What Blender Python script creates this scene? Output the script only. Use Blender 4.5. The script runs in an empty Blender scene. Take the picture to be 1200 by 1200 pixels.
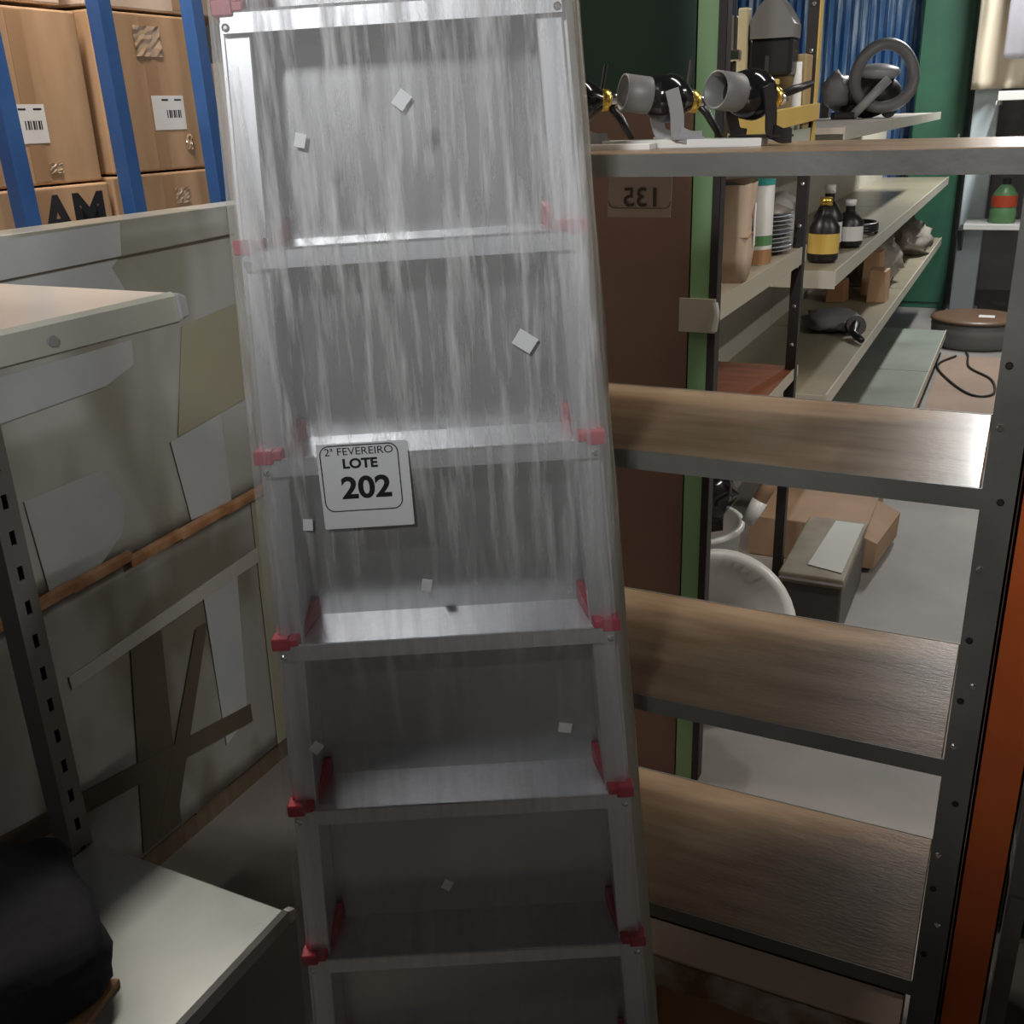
import bpy, bmesh, math, random
from mathutils import Vector, Matrix, noise
random.seed(7)
SC = bpy.context.scene
C = SC.collection
PI = math.pi

# ------------------------------------------------------------------ camera
def cam_axes(pitch, roll, yaw):
    p, r, y = (math.radians(a) for a in (pitch, roll, yaw))
    d = Vector((-math.sin(y)*math.cos(p), math.cos(y)*math.cos(p), -math.sin(p)))
    r0 = Vector((math.cos(y), math.sin(y), 0)); u0 = r0.cross(d)
    return math.cos(r)*r0-math.sin(r)*u0, math.sin(r)*r0+math.cos(r)*u0, d
cd = bpy.data.cameras.new('camera'); co = bpy.data.objects.new('camera', cd); C.objects.link(co)
_r, _u, _d = cam_axes(21.2, 2.0, 26.5)
m = Matrix((_r, _u, -_d)).transposed().to_4x4(); m.translation = (0, 0, 1.6)
co.matrix_world = m
cd.sensor_width = 36; cd.sensor_height = 36; cd.lens = 36.0; cd.clip_start = .02
SC.camera = co

# ------------------------------------------------------------------ light
w = bpy.data.worlds.new('world'); SC.world = w; w.use_nodes = True
bg = w.node_tree.nodes['Background']; bg.inputs[0].default_value = (.9, .9, 1, 1); bg.inputs[1].default_value = .012
vs = SC.view_settings
vs.view_transform = 'Standard'; vs.look = 'None'; vs.gamma = 1; vs.use_curve_mapping = False
vs.exposure = 0.34
# tube lamps hanging from the ceiling: centre, half length along Y or X, watts, colour
LAMPS = [
 ((.45, 2.02, 3.1), 'x', 15, (1, .95, .87), 'above the near half of the aisle'),
 ((-.02, 7.6, 3.1), 'y', 75, (.97, .98, .97), 'above the far half of the aisle'),
 ((2.5, 3.3, 3.1), 'y', 44, (1, .96, .89), 'unseen by the right hand wall, added to light the aisle'),  # unseen lamp added as the main light on the aisle row
 ((-2.3, 2.0, 3.1), 'y', 40, (1, .88, .76), 'above the cardboard boxes on the left'),
 ((-.1, -2.0, 3.1), 'y', 138, (.96, .98, 1), 'behind the photographer'),
]
def area(loc, sx, sy, watt, col):
    l = bpy.data.lights.new('tube_light', 'AREA'); l.shape = 'RECTANGLE'; l.size = sx; l.size_y = sy; l.energy = watt; l.color = col
    o = bpy.data.objects.new('tube_light', l); o.location = loc; C.objects.link(o); return o
for (c, ax, watt, col, _) in LAMPS:
    area((c[0], c[1], c[2]-.075), .12 if ax == 'y' else 1.2, 1.2 if ax == 'y' else .12, watt, col)

# ------------------------------------------------------------------ materials
MATS = {}
def mat(name, col, rough=.6, metal=0, col2=None, scale=6, stretch=(1, 1, 1), bump=0, bscale=None, spec=.5, emit=0, coat=0, detail=4, lo=.35, hi=.65, rvar=0):
    if name in MATS: return MATS[name]
    M = bpy.data.materials.new(name); M.use_nodes = True; nt = M.node_tree; N = nt.nodes; L = nt.links
    b = N['Principled BSDF']
    b.inputs['Base Color'].default_value = (*col, 1); b.inputs['Roughness'].default_value = rough; b.inputs['Metallic'].default_value = metal
    b.inputs['Specular IOR Level'].default_value = spec
    if coat: b.inputs['Coat Weight'].default_value = coat; b.inputs['Coat Roughness'].default_value = .15
    if emit: b.inputs['Emission Color'].default_value = (*col, 1); b.inputs['Emission Strength'].default_value = emit
    if col2 or bump or rvar:
        tc = N.new('ShaderNodeTexCoord'); mp = N.new('ShaderNodeMapping'); mp.inputs['Scale'].default_value = stretch
        L.new(tc.outputs['Object'], mp.inputs[0])
        nz = N.new('ShaderNodeTexNoise'); nz.inputs['Scale'].default_value = scale; nz.inputs['Detail'].default_value = detail
        L.new(mp.outputs[0], nz.inputs['Vector'])
        if col2:
            r = N.new('ShaderNodeValToRGB'); r.color_ramp.elements[0].position = lo; r.color_ramp.elements[1].position = hi
            r.color_ramp.elements[0].color = (*col, 1); r.color_ramp.elements[1].color = (*col2, 1)
            L.new(nz.outputs['Fac'], r.inputs[0]); L.new(r.outputs[0], b.inputs['Base Color'])
        if rvar:
            mr = N.new('ShaderNodeMapRange'); mr.inputs[3].default_value = rough-rvar; mr.inputs[4].default_value = rough+rvar
            L.new(nz.outputs['Fac'], mr.inputs[0]); L.new(mr.outputs[0], b.inputs['Roughness'])
        if bump:
            n2 = nz
            if bscale:
                n2 = N.new('ShaderNodeTexNoise'); n2.inputs['Scale'].default_value = bscale; n2.inputs['Detail'].default_value = 5; L.new(mp.outputs[0], n2.inputs['Vector'])
            bp = N.new('ShaderNodeBump'); bp.inputs['Strength'].default_value = bump; bp.inputs['Distance'].default_value = .01
            L.new(n2.outputs['Fac'], bp.inputs['Height']); L.new(bp.outputs[0], b.inputs['Normal'])
    MATS[name] = M; return M

def film_mat(name, col, lo, hi, sx, sz, rough=.12, strength=.5, zfade=None, cut=.42):
    """clear stretch film: thin clear plastic, cloudier along streaks, with their highlights put into the whiteness"""
    M = bpy.data.materials.new(name); M.use_nodes = True; nt = M.node_tree; N = nt.nodes; L = nt.links
    b = N['Principled BSDF']; out = N['Material Output']
    b.inputs['Base Color'].default_value = (*col, 1); b.inputs['Roughness'].default_value = rough
    tr = N.new('ShaderNodeBsdfTransparent'); tr.inputs[0].default_value = (.97, .97, .97, 1)
    mx = N.new('ShaderNodeMixShader')
    tc = N.new('ShaderNodeTexCoord'); mp = N.new('ShaderNodeMapping'); mp.inputs['Scale'].default_value = (sx, sx, sz)
    L.new(tc.outputs['Object'], mp.inputs[0])
    nz = N.new('ShaderNodeTexNoise'); nz.inputs['Scale'].default_value = 1; nz.inputs['Detail'].default_value = 5; nz.inputs['Roughness'].default_value = .6
    L.new(mp.outputs[0], nz.inputs['Vector'])
    mr = N.new('ShaderNodeMapRange'); mr.inputs[1].default_value = cut; mr.inputs[2].default_value = .80; mr.inputs[3].default_value = lo; mr.inputs[4].default_value = hi
    L.new(nz.outputs['Fac'], mr.inputs[0]); fac = mr.outputs[0]
    if zfade:     # haze and streak highlights put in stronger towards the top
        sp = N.new('ShaderNodeSeparateXYZ'); L.new(tc.outputs['Object'], sp.inputs[0])
        m2 = N.new('ShaderNodeMapRange'); m2.interpolation_type = 'SMOOTHSTEP'
        m2.inputs[1].default_value = zfade[0]; m2.inputs[2].default_value = zfade[1]; m2.inputs[3].default_value = zfade[2]; m2.inputs[4].default_value = 1
        L.new(sp.outputs[2], m2.inputs[0])
        mu = N.new('ShaderNodeMath'); mu.operation = 'MULTIPLY'; L.new(fac, mu.inputs[0]); L.new(m2.outputs[0], mu.inputs[1]); fac = mu.outputs[0]
    L.new(fac, mx.inputs[0]); L.new(tr.outputs[0], mx.inputs[1]); L.new(b.outputs[0], mx.inputs[2])
    bp = N.new('ShaderNodeBump'); bp.inputs['Strength'].default_value = strength; bp.inputs['Distance'].default_value = .004
    L.new(nz.outputs['Fac'], bp.inputs['Height']); L.new(bp.outputs[0], b.inputs['Normal'])
    L.new(mx.outputs[0], out.inputs[0]); MATS[name] = M; return M

alum = mat('aluminium', (.74, .75, .77), .36, .8, (.82, .82, .84), 3, (30, 30, 1), rvar=.08)
alum_riser = mat('aluminium_sheet', (.52, .52, .53), .26, .88, (.58, .575, .57), 1.5, (6, 6, 1))
alum_rear = mat('aluminium_yellowed', (.62, .57, .47), .45, .5, (.7, .64, .52), 4, (10, 10, 1))
redp = mat('red_plastic', (.50, .015, .05), .35)
chrome = mat('bolt_steel', (.8, .8, .8), .2, 1)
paper = mat('white_paper', (.8, .8, .8), .7)
ink = mat('black_ink', (.012, .012, .014), .5)
film = film_mat('stretch_film', (.80, .79, .78), .28, 1.0, 58, 5.0, .12, .9, zfade=(.85, 1.35, .22), cut=.47)
film2 = film_mat('wrap_film', (.75, .76, .74), .05, .45, 3, 2, .2)
steel = mat('grey_steel', (.15, .145, .13), .42, .3, (.20, .195, .175), 5, (1, 1, 1), .05, 60, rvar=.1)
wood = mat('wood_board', (.19, .122, .070), .33, 0, (.34, .245, .162), 4, (1.2, 6, 6), .07, 40, coat=.12, detail=8, lo=.3, hi=.75, spec=.25)
woodred = mat('red_wood_board', (.20, .055, .022), .4, 0, (.30, .10, .045), 5, (1, 8, 8))
cream = mat('cream_painted_steel', (.50, .52, .44), .38, .1, (.58, .59, .52), 2.5, rvar=.08)
creamtop = mat('cream_shelf_top', (.58, .52, .45), .32, .0, (.62, .56, .49), 3, coat=.2)
greyshelf = mat('grey_green_shelf', (.28, .31, .31), .30, .2, (.38, .41, .40), 3, rvar=.1, coat=.2)
slot = mat('slot_shade', (.012, .012, .012), .8)
darkmetal = mat('dark_brown_metal', (.025, .020, .018), .5, .2)
kraft = mat('kraft_cardboard', (.42, .26, .145), .7, 0, (.50, .32, .185), 3, (1, 4, 1))
kraftd = mat('dark_cardboard', (.28, .135, .055), .6, 0, (.36, .19, .085), 5)
kraftl = mat('pale_cardboard', (.60, .46, .35), .75, 0, (.66, .53, .42), 6)
tape = mat('clear_tape', (.45, .30, .17), .12, coat=.8)
tapeshine = mat('crinkled_tape', (.50, .36, .24), .10, bump=.25, scale=22, coat=1)
blue = mat('blue_paint', (.025, .085, .26), .35, .1, (.035, .11, .32), 4)
orange = mat('orange_paint', (.60, .125, .025), .4, 0, (.50, .095, .020), 6, bump=.04, bscale=40)
green = mat('light_green_paint', (.20, .36, .17), .5, 0, (.24, .40, .20), 5)
dgreen = mat('dark_green_paint', (.018, .052, .034), .5, 0, (.022, .062, .040), 4)
mgreen = mat('mid_green_paint', (.025, .10, .060), .5, 0, (.03, .12, .07), 4)
brown = mat('brown_board', (.20, .115, .080), .65, 0, (.235, .138, .096), 3)
black = mat('black_plastic', (.012, .012, .013), .35)
blackg = mat('black_gloss', (.010, .010, .011), .12)
navy = mat('navy_fabric', (.010, .011, .018), .85, 0, (.014, .016, .026), 40, bump=.2)
greyp = mat('grey_plastic', (.17, .17, .165), .45)
lgrey = mat('light_grey_plastic', (.36, .36, .37), .4)
hosem = mat('hose_grey', (.17, .17, .175), .4)
brass = mat('brass', (.80, .56, .12), .25, .9)
yellow = mat('yellow_paint', (.62, .42, .09), .4, 0, (.68, .48, .13), 4)
whitep = mat('white_plastic', (.72, .71, .68), .3)
whiteb = mat('white_board', (.85, .84, .80), .5)
concrete = mat('concrete', (.20, .182, .168), .55, 0, (.27, .25, .235), 2.2, (1, 1, 1), .08, 18, detail=8)
wallm = mat('wall_plaster', (.20, .19, .18), .85, 0, (.25, .24, .23), 1.5)
ceilm = mat('ceiling_sheet', (.10, .10, .10), .8)
bluec = mat('blue_corrugated', (.06, .15, .32), .25, .35, (.34, .42, .50), 9, (4, 1, .25), rvar=.1, lo=.45, hi=.7)  # pale vertical streaks stand in for highlights on the ribs
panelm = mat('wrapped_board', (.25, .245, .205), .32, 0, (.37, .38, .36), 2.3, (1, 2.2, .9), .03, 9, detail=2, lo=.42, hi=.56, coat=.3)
panelm2 = mat('wrapped_board_shaded', (.16, .148, .115), .32, 0, (.29, .29, .28), 2.6, (1, 2.0, 1.1), .03, 9, detail=2, lo=.42, hi=.56, coat=.3)  # darker copy of the upper panel's material, shade put into the colour
copper = mat('amber_strip', (.26, .10, .035), .3, .1, (.50, .30, .17), 14, (1, 1, 1), .4)
whitesheet = mat('pale_sheet', (.36, .39, .41), .3, 0, (.42, .44, .45), 5, coat=.3)
olive = mat('olive_tape', (.31, .30, .22), .3)
browntape = mat('brown_tape', (.085, .068, .048), .3)
skyblue = mat('pale_blue_paint', (.50, .60, .64), .4, 0, (.58, .67, .70), 3)
fabric = mat('cream_fabric', (.60, .52, .40), .9, bump=.2, scale=30)
greyfab = mat('grey_fabric', (.20, .19, .21), .9, bump=.2, scale=30)
clearb = mat('clear_plastic_bag', (.40, .37, .32), .15, 0, (.20, .17, .15), 9, bump=.9, bscale=12)
bagplates = mat('wrapped_plates', (.20, .21, .26), .15, 0, (.45, .47, .52), 4, (1, 1, 22), .4, detail=2)
redlab = mat('red_label', (.45, .06, .02), .5)
greenlab = mat('green_label', (.10, .22, .09), .4)
teal = mat('teal_label', (.03, .30, .27), .5)
pinkink = mat('pink_ink', (.50, .16, .11), .6)
woodlt = mat('light_wood', (.42, .25, .14), .5, 0, (.50, .32, .19), 4, (1, 8, 1))

# ------------------------------------------------------------------ helpers
def obj(name, bm, material, parent=None, smooth=False, loc=None):
    me = bpy.data.meshes.new(name)
    bmesh.ops.recalc_face_normals(bm, faces=bm.faces)
    bm.to_mesh(me); bm.free()
    if smooth:
        for p in me.polygons: p.use_smooth = True
    me.materials.append(material)
    o = bpy.data.objects.new(name, me); C.objects.link(o)
    if loc: o.location = loc
    if parent: o.parent = parent
    return o
def tag(o, label, cat, group=None):
    o['label'] = label; o['category'] = cat
    if group: o['group'] = group
    return o
def thing(name, label, cat, loc=(0, 0, 0), rotz=0, group=None):
    o = bpy.data.objects.new(name, None); C.objects.link(o); o.location = loc; o.rotation_euler = (0, 0, rotz); o.empty_display_size = .1
    return tag(o, label, cat, group)
def struct(o): o['kind'] = 'structure'; return o
def dup(root, loc, rotz, label):
    r = root.copy(); C.objects.link(r); r.location = loc; r.rotation_euler = (0, 0, rotz); r['label'] = label
    for ch in list(root.children):
        c = ch.copy(); C.objects.link(c); c.parent = r
        for g in list(ch.children):
            d = g.copy(); C.objects.link(d); d.parent = c
    return r
def B(): return bmesh.new()
def bx(bm, x0, x1, y0, y1, z0, z1, M=None):
    vs_ = [Vector(p) for p in ((x0,y0,z0),(x1,y0,z0),(x1,y1,z0),(x0,y1,z0),(x0,y0,z1),(x1,y0,z1),(x1,y1,z1),(x0,y1,z1))]
    if M: vs_ = [M @ v for v in vs_]
    v = [bm.verts.new(p) for p in vs_]
    for f in ((3,2,1,0),(4,5,6,7),(0,1,5,4),(1,2,6,5),(2,3,7,6),(3,0,4,7)): bm.faces.new([v[i] for i in f])
    return bm
def box(x0, x1, y0, y1, z0, z1, bev=0, M=None):
    bm = B(); bx(bm, x0, x1, y0, y1, z0, z1, M)
    if bev: bmesh.ops.bevel(bm, geom=bm.edges[:], offset=bev, segments=2, profile=.5, affect='EDGES')
    return bm
def hexa(pts, bev=0):
    bm = B(); v = [bm.verts.new(p) for p in pts]
    for f in ((3,2,1,0),(4,5,6,7),(0,1,5,4),(1,2,6,5),(2,3,7,6),(3,0,4,7)): bm.faces.new([v[i] for i in f])
    if bev: bmesh.ops.bevel(bm, geom=bm.edges[:], offset=bev, segments=2, profile=.5, affect='EDGES')
    return bm
def prism(poly, a, b, axis='x', bev=0):
    """extrude a 2-D outline from a to b along an axis"""
    bm = B()
    def P(u, v, t): return {'x': (t, u, v), 'y': (u, t, v), 'z': (u, v, t)}[axis]
    A = [bm.verts.new(P(u, v, a)) for u, v in poly]; Bv = [bm.verts.new(P(u, v, b)) for u, v in poly]
    bm.faces.new(A); bm.faces.new(Bv[::-1]); n = len(poly)
    for i in range(n): bm.faces.new((A[i], A[(i+1) % n], Bv[(i+1) % n], Bv[i]))
    if bev: bmesh.ops.bevel(bm, geom=bm.edges[:], offset=bev, segments=2, profile=.5, affect='EDGES')
    return bm
def lathe(prof, n=24, M=None, bm=None, cap=True):
    bm = bm or B(); rings = []
    for r, z in prof:
        ring = [Vector((r*math.cos(2*PI*i/n), r*math.sin(2*PI*i/n), z)) for i in range(n)]
        rings.append([bm.verts.new(M @ p if M else p) for p in ring])
    for a, b in zip(rings, rings[1:]):
        for i in range(n): bm.faces.new((a[i], a[(i+1) % n], b[(i+1) % n], b[i]))
    if cap: bm.faces.new(rings[0][::-1]); bm.faces.new(rings[-1])
    return bm
def tube(pts, r, n=8, bm=None, closed=False):
    bm = bm or B(); pts = [Vector(p) for p in pts]; rings = []; up = None; N = len(pts)
    for i, p in enumerate(pts):
        a = pts[(i-1) % N] if closed or i else p; b = pts[(i+1) % N] if closed or i < N-1 else p
        t = (b-a).normalized()
        if up is None: up = t.orthogonal().normalized()
        up = (up-t*up.dot(t)).normalized(); s = t.cross(up)
        rr = r[i] if isinstance(r, (list, tuple)) else r
        rings.append([bm.verts.new(p+rr*(math.cos(2*PI*k/n)*up+math.sin(2*PI*k/n)*s)) for k in range(n)])
    prs = list(zip(rings, rings[1:]))+([(rings[-1], rings[0])] if closed else [])
    for a, b in prs:
        for k in range(n): bm.faces.new((a[k], a[(k+1) % n], b[(k+1) % n], b[k]))
    if not closed: bm.faces.new(rings[0][::-1]); bm.faces.new(rings[-1])
    return bm
def smooth_path(pts, k=6):
    out = []; P = [Vector(p) for p in pts]
    for i in range(len(P)-1):
        a, b, c, d = P[max(i-1, 0)], P[i], P[i+1], P[min(i+2, len(P)-1)]
        for j in range(k):
            t = j/k
            out.append(.5*((2*b)+(-a+c)*t+(2*a-5*b+4*c-d)*t*t+(-a+3*b-3*c+d)*t**3))
    out.append(P[-1]); return out
def blob(loc, sc, n=3, amp=.15, freq=3, seed=0, flat=None):
    """a lumpy rounded mass sitting on its base"""
    bm = B(); bmesh.ops.create_icosphere(bm, subdivisions=n, radius=1)
    for v in bm.verts:
        d = 1+amp*noise.noise(v.co*freq+Vector((seed*3.1, seed, 0)))
        v.co = Vector((v.co.x*sc[0]*d, v.co.y*sc[1]*d, v.co.z*sc[2]*d))+Vector(loc)
        if flat is not None and v.co.z < flat: v.co.z = flat
    return bm
def text_mesh(s, size, name, material, parent, M, extrude=.0002, bold=0, align='CENTER'):
    cu = bpy.data.curves.new(name, 'FONT'); cu.body = s; cu.size = size; cu.align_x = align; cu.align_y = 'CENTER'; cu.extrude = extrude; cu.offset = bold
    t = bpy.data.objects.new(name, cu); C.objects.link(t)
    bpy.context.view_layer.update()
    me = bpy.data.meshes.new_from_object(t.evaluated_get(bpy.context.evaluated_depsgraph_get()))
    bpy.data.objects.remove(t); bpy.data.curves.remove(cu)
    me.materials.clear(); me.materials.append(material); me.transform(M)
    o = bpy.data.objects.new(name, me); C.objects.link(o); o.parent = parent; return o
def rrect(w, h, r, n=6):
    pts = []
    for cx, cy, a0 in ((w/2-r, h/2-r, 0), (-w/2+r, h/2-r, 90), (-w/2+r, -h/2+r, 180), (w/2-r, -h/2+r, 270)):
        for i in range(n+1):
            a = math.radians(a0+90*i/n); pts.append((cx+r*math.cos(a), cy+r*math.sin(a)))
    return pts

# ------------------------------------------------------------------ setting
fl = obj('floor', box(-4.2, 3.2, -3.2, 10.2, -.1, 0), concrete); struct(fl)
struct(obj('ceiling', box(-4.2, 3.2, -3.2, 10.2, 4.2, 4.3), ceilm))
struct(obj('wall_left', box(-4.3, -4.2, -3.2, 10.2, 0, 4.2), wallm))
struct(obj('wall_right', box(3.2, 3.3, -3.2, 10.2, 0, 4.2), wallm))
struct(obj('wall_back', box(-4.2, 3.2, 10.2, 10.3, 0, 4.2), wallm))
struct(obj('wall_front', box(-4.2, 3.2, -3.3, -3.2, 0, 4.2), wallm))

# ------------------------------------------------------------------ step ladder
YAW = math.radians(26.5)
rt = Vector((math.cos(YAW), math.sin(YAW), 0)); hd = Vector((-math.sin(YAW), math.cos(YAW), 0))
LB = rt*-.064+hd*1.124
lad = thing('step_ladder', 'tall aluminium step ladder with red step caps wrapped in clear stretch film', 'ladder', LB)
lad.rotation_euler = (Matrix.Rotation(YAW, 3, 'Z') @ Matrix.Rotation(math.radians(-3.4), 3, 'X') @ Matrix.Rotation(math.radians(-1.6), 3, 'Y')).to_euler()
def hw(z): return (.379+.0905*(1.7-z))/2
ZT = 2.28
def leg(s, zin, x_in, x_out, y0, y1, z0, z1, bev=.002):
    P = []
    for z in (z0, z1):
        a, b = sorted((s*(hw(z)+x_in), s*(hw(z)+x_out)))
        P += [(a, y0, z), (b, y0, z), (b, y1, z), (a, y1, z)]
    return hexa(P, bev)
STEPS = [.223+.2497*i for i in range(9)]
for s in (-1, 1):
    st = obj('stile', leg(s, 0, -.034, -.004, .010, .086, .0, ZT), alum, lad)
    obj('stile_flange', leg(s, 0, -.005, .0005, .016, .028, .02, ZT-.02, 0), alum, st)
    obj('foot', leg(s, 0, -.037, .0, .004, .092, -.0, .05, .003), redp, lad)
    obj('rear_leg', leg(s, 0, -.004, .022, .104, .128, .004, ZT-.1), alum_rear, lad)
for i, z in enumerate(STEPS):
    h = hw(z)
    # tread: flat plate rising slightly to the back, with a rolled front lip
    prof = [(0, z-.001), (.003, z+.0005), (.090, z+.0075), (.090, z+.0035), (.006, z-.004), (.006, z-.021), (0, z-.021)]
    tr = obj('tread', prism(prof, -h+.004, h-.004), alum, lad)
    obj('nose_bead', tube([(-h+.02, .001, z+.0005), (h-.02, .001, z+.0005)], .0018, 6), alum, tr)
    if i < len(STEPS)-1:
        z2 = STEPS[i+1]; h2 = hw(z2)
        obj('riser', hexa([(-h+.033, .086, z+.006), (h-.033, .086, z+.006), (h-.033, .088, z+.006), (-h+.033, .088, z+.006),
                           (-h2+.033, .086, z2-.002), (h2-.033, .086, z2-.002), (h2-.033, .088, z2-.002), (-h2+.033, .088, z2-.002)]), alum_riser, lad)
    for s in (-1, 1):
        bm = B()
        a, b = sorted((s*(h-.019), s*(h+.004)))
        bx(bm, a, b, -.004, .022, z-.004, z+.013)
        # rib running back along the tread end
        a, b = sorted((s*(h-.030), s*(h-.017)))
        c_, d_ = sorted((s*(h-.046), s*(h-.037)))
        v = [(a, -.002, z), (b, -.002, z), (d_, .084, z+.006), (c_, .084, z+.006), (a, -.002, z+.011), (b, -.002, z+.011), (d_, .084, z+.034), (c_, .084, z+.034)]
        vv = [bm.verts.new(p) for p in v]
        for f in ((3,2,1,0),(4,5,6,7),(0,1,5,4),(1,2,6,5),(2,3,7,6),(3,0,4,7)): bm.faces.new([vv[q] for q in f])
        bmesh.ops.bevel(bm, geom=bm.edges[:], offset=.0015, segments=1, affect='EDGES')
        cp = obj('end_cap', bm, redp, lad)
        obj('bolt', lathe([(.0045, 0), (.0045, .003), (.002, .0045)], 10, Matrix.Translation((s*(h-.009), .002, z-.015)) @ Matrix.Rotation(PI/2, 4, 'X')), chrome, lad)
obj('top_platform', box(-hw(ZT)-.004, hw(ZT)+.004, -.006, .135, ZT-.005, ZT+.02, .003), alum, lad)
# stretch film: a sleeve pulled round the front steps and the rear legs
def film_sleeve():
    bm = B(); nz, front, side, back = 150, 120, 6, 14
    rows = []
    for j in range(nz+1):
        z = .10+(ZT-.12)*j/nz; h = hw(z)
        # between steps the film sags a little towards the back
        k = (z-STEPS[0])/.2497; sag = .006*(math.sin(PI*(k % 1))**.8)
        pts = []
        for i in range(front+1):
            u = i/front; x = (-1+2*u)*(h+.006)
            e = min(u, 1-u)
            y = -.006+sag*min(1, e*8)
            wz = .0022*noise.noise(Vector((x*55, z*2.2, 0)))+.0014*noise.noise(Vector((x*130, z*4, 5)))
            pts.append((x, y+wz, z))
        for i in range(1, side+1):
            u = i/side; pts.append((h+.006+.020*u+.003*noise.noise(Vector((z*7, u*3, 2))), -.006+.138*u, z))
        for i in range(1, back+1):
            u = i/back; pts.append((h+.026-(2*h+.052)*u, .132, z))
        for i in range(1, side):
            u = i/side; pts.append((-h-.026+.020*u+.003*noise.noise(Vector((z*7, u*3, 9))), .132-.138*u, z))
        rows.append([bm.verts.new(p) for p in pts])
    n = len(rows[0])
    for a, b in zip(rows, rows[1:]):
        for i in range(n): bm.faces.new((a[i], a[(i+1) % n], b[(i+1) % n], b[i]))
    return bm
obj('stretch_film', film_sleeve(), film, lad, True)
# paper scraps stuck under the film: local x, z, size, angle
for x, z, s_, a in ((.004, 1.622, .015, 40), (-.112, 1.587, .012, 15), (.124, 1.350, .020, -55), (-.158, 1.140, .012, 5), (-.018, 1.050, .013, 12), (-.185, .827, .014, 40), (.148, .835, .014, -80), (-.028, .598, .013, 30)):
    M = Matrix.Translation((x, -.0085, z)) @ Matrix.Rotation(math.radians(a), 4, 'Y')
    obj('paper_scrap', box(-s_*.5, s_*.5, -.0003, .0003, -s_*.62, s_*.62, 0, M), paper, lad)
# lot sticker on the film
M0 = Matrix.Translation((-.081, -.0105, 1.187)) @ Matrix.Rotation(math.radians(0), 4, 'Y') @ Matrix.Rotation(PI/2, 4, 'X')
SW, SH = .111, .108
bm = prism(rrect(SW, SH, .002, 2), 0, .0006, 'z'); bm.transform(M0); stk = obj('lot_sticker', bm, paper, lad)
def ring(w_, h_, r, t, z0, z1, n=6):
    bm = B(); A = rrect(w_, h_, r, n); Bq = rrect(w_-2*t, h_-2*t, max(r-t, .001), n); nn = len(A)
    q = [[bm.verts.new((*p, z)) for p in P_] for P_ in (A, Bq) for z in (z0, z1)]
    for i in range(nn):
        j = (i+1) % nn
        for a, b in ((0, 1), (1, 3), (3, 2), (2, 0)): bm.faces.new((q[a][i], q[a][j], q[b][j], q[b][i]))
    return bm
bm = ring(.096, .084, .012, .0013, .0006, .0010); bm.transform(M0 @ Matrix.Translation((-.004, .010, 0))); obj('border', bm, ink, stk)
for s_, sz, x, y, bo in (('2ª FEVEREIRO', .0132, -.004, .0435, 0), ('LOTE', .0165, -.004, .028, .0006), ('202', .038, .001, -.0035, .0011)):
    text_mesh(s_, sz, 'lettering', ink, stk, M0 @ Matrix.Translation((x, y, .0008)) @ Matrix.Diagonal((1.08, 1, 1, 1)), .0002, bo)

# ------------------------------------------------------------------ near shelving unit on the right (steel angle posts, wooden boards)
XL, XR, YF, YB = -.96, -.007, 1.30, 1.655
ns = thing('shelving_unit', 'dark steel angle shelving unit with four brown wooden shelves behind the ladder', 'shelving unit', (-.48, 1.48, 0))
def W(o):       # keep world coordinates for a child of an unrotated root
    o.location = -o.parent.location if o.parent else o.location; return o
def part(name, bm, material, root, smooth=False):
    bm.transform(Matrix.Translation(-root.location)) if root.rotation_euler.z == 0 else bm.transform((Matrix.Translation(root.location) @ Matrix.Rotation(root.rotation_euler.z, 4, 'Z')).inverted())
    return obj(name, bm, material, root, smooth)
def sub(name, bm, material, par, root, smooth=False):
    bm.transform(Matrix.Translation(-root.location)) if root.rotation_euler.z == 0 else bm.transform((Matrix.Translation(root.location) @ Matrix.Rotation(root.rotation_euler.z, 4, 'Z')).inverted())
    return obj(name, bm, material, par, smooth)
LIPS = [1.548, 1.156, .765, .372]
for zi, z in enumerate(LIPS):
    sh = part('shelf', box(XL+.002, XR-.002, YF+.004, YB-.002, z-.018, z-.0015+.003*(zi == 0), .002), wood, ns)
    bm = B(); bx(bm, XL, XR, YF, YF+.003, z-.027, z); bx(bm, XL, XR, YF+.003, YF+.022, z-.027, z-.024)
    sub('front_lip', bm, steel, sh, ns)
    bm = B(); bx(bm, XL, XR, YB-.003, YB, z-.027, z-.001); sub('back_lip', bm, steel, sh, ns)
for x, sx in ((XR, 1), (XL, -1)):
    for y, sy in ((YF, 1), (YB, -1)):
        bm = B()
        x1 = x+sx*.041
        a, b = sorted((x, x1)); c, d = sorted((y, y+sy*.003)); bx(bm, a, b, c, d, 0, 1.552)
        a, b = sorted((x1-sx*.003, x1)); c, d = sorted((y, y+sy*.04)); bx(bm, a, b, c, d, 0, 1.552)
        p_ = part('post', bm, steel, ns)
        if sy == 1 and sx == 1:
            for k, z in enumerate((1.43, 1.31, 1.235, 1.142, 1.05, .95, .885, .86, .79, .70, .61, .55, .49, .43)):
                sub('bolt', lathe([(.0045, 0), (.0045, .002), (.003, .004)], 8, Matrix.Translation((x+(.010 if k % 3 else .022), YF, z)) @ Matrix.Rotation(PI/2, 4, 'X')), chrome if k % 2 == 0 else darkmetal, p_, ns)
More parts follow.
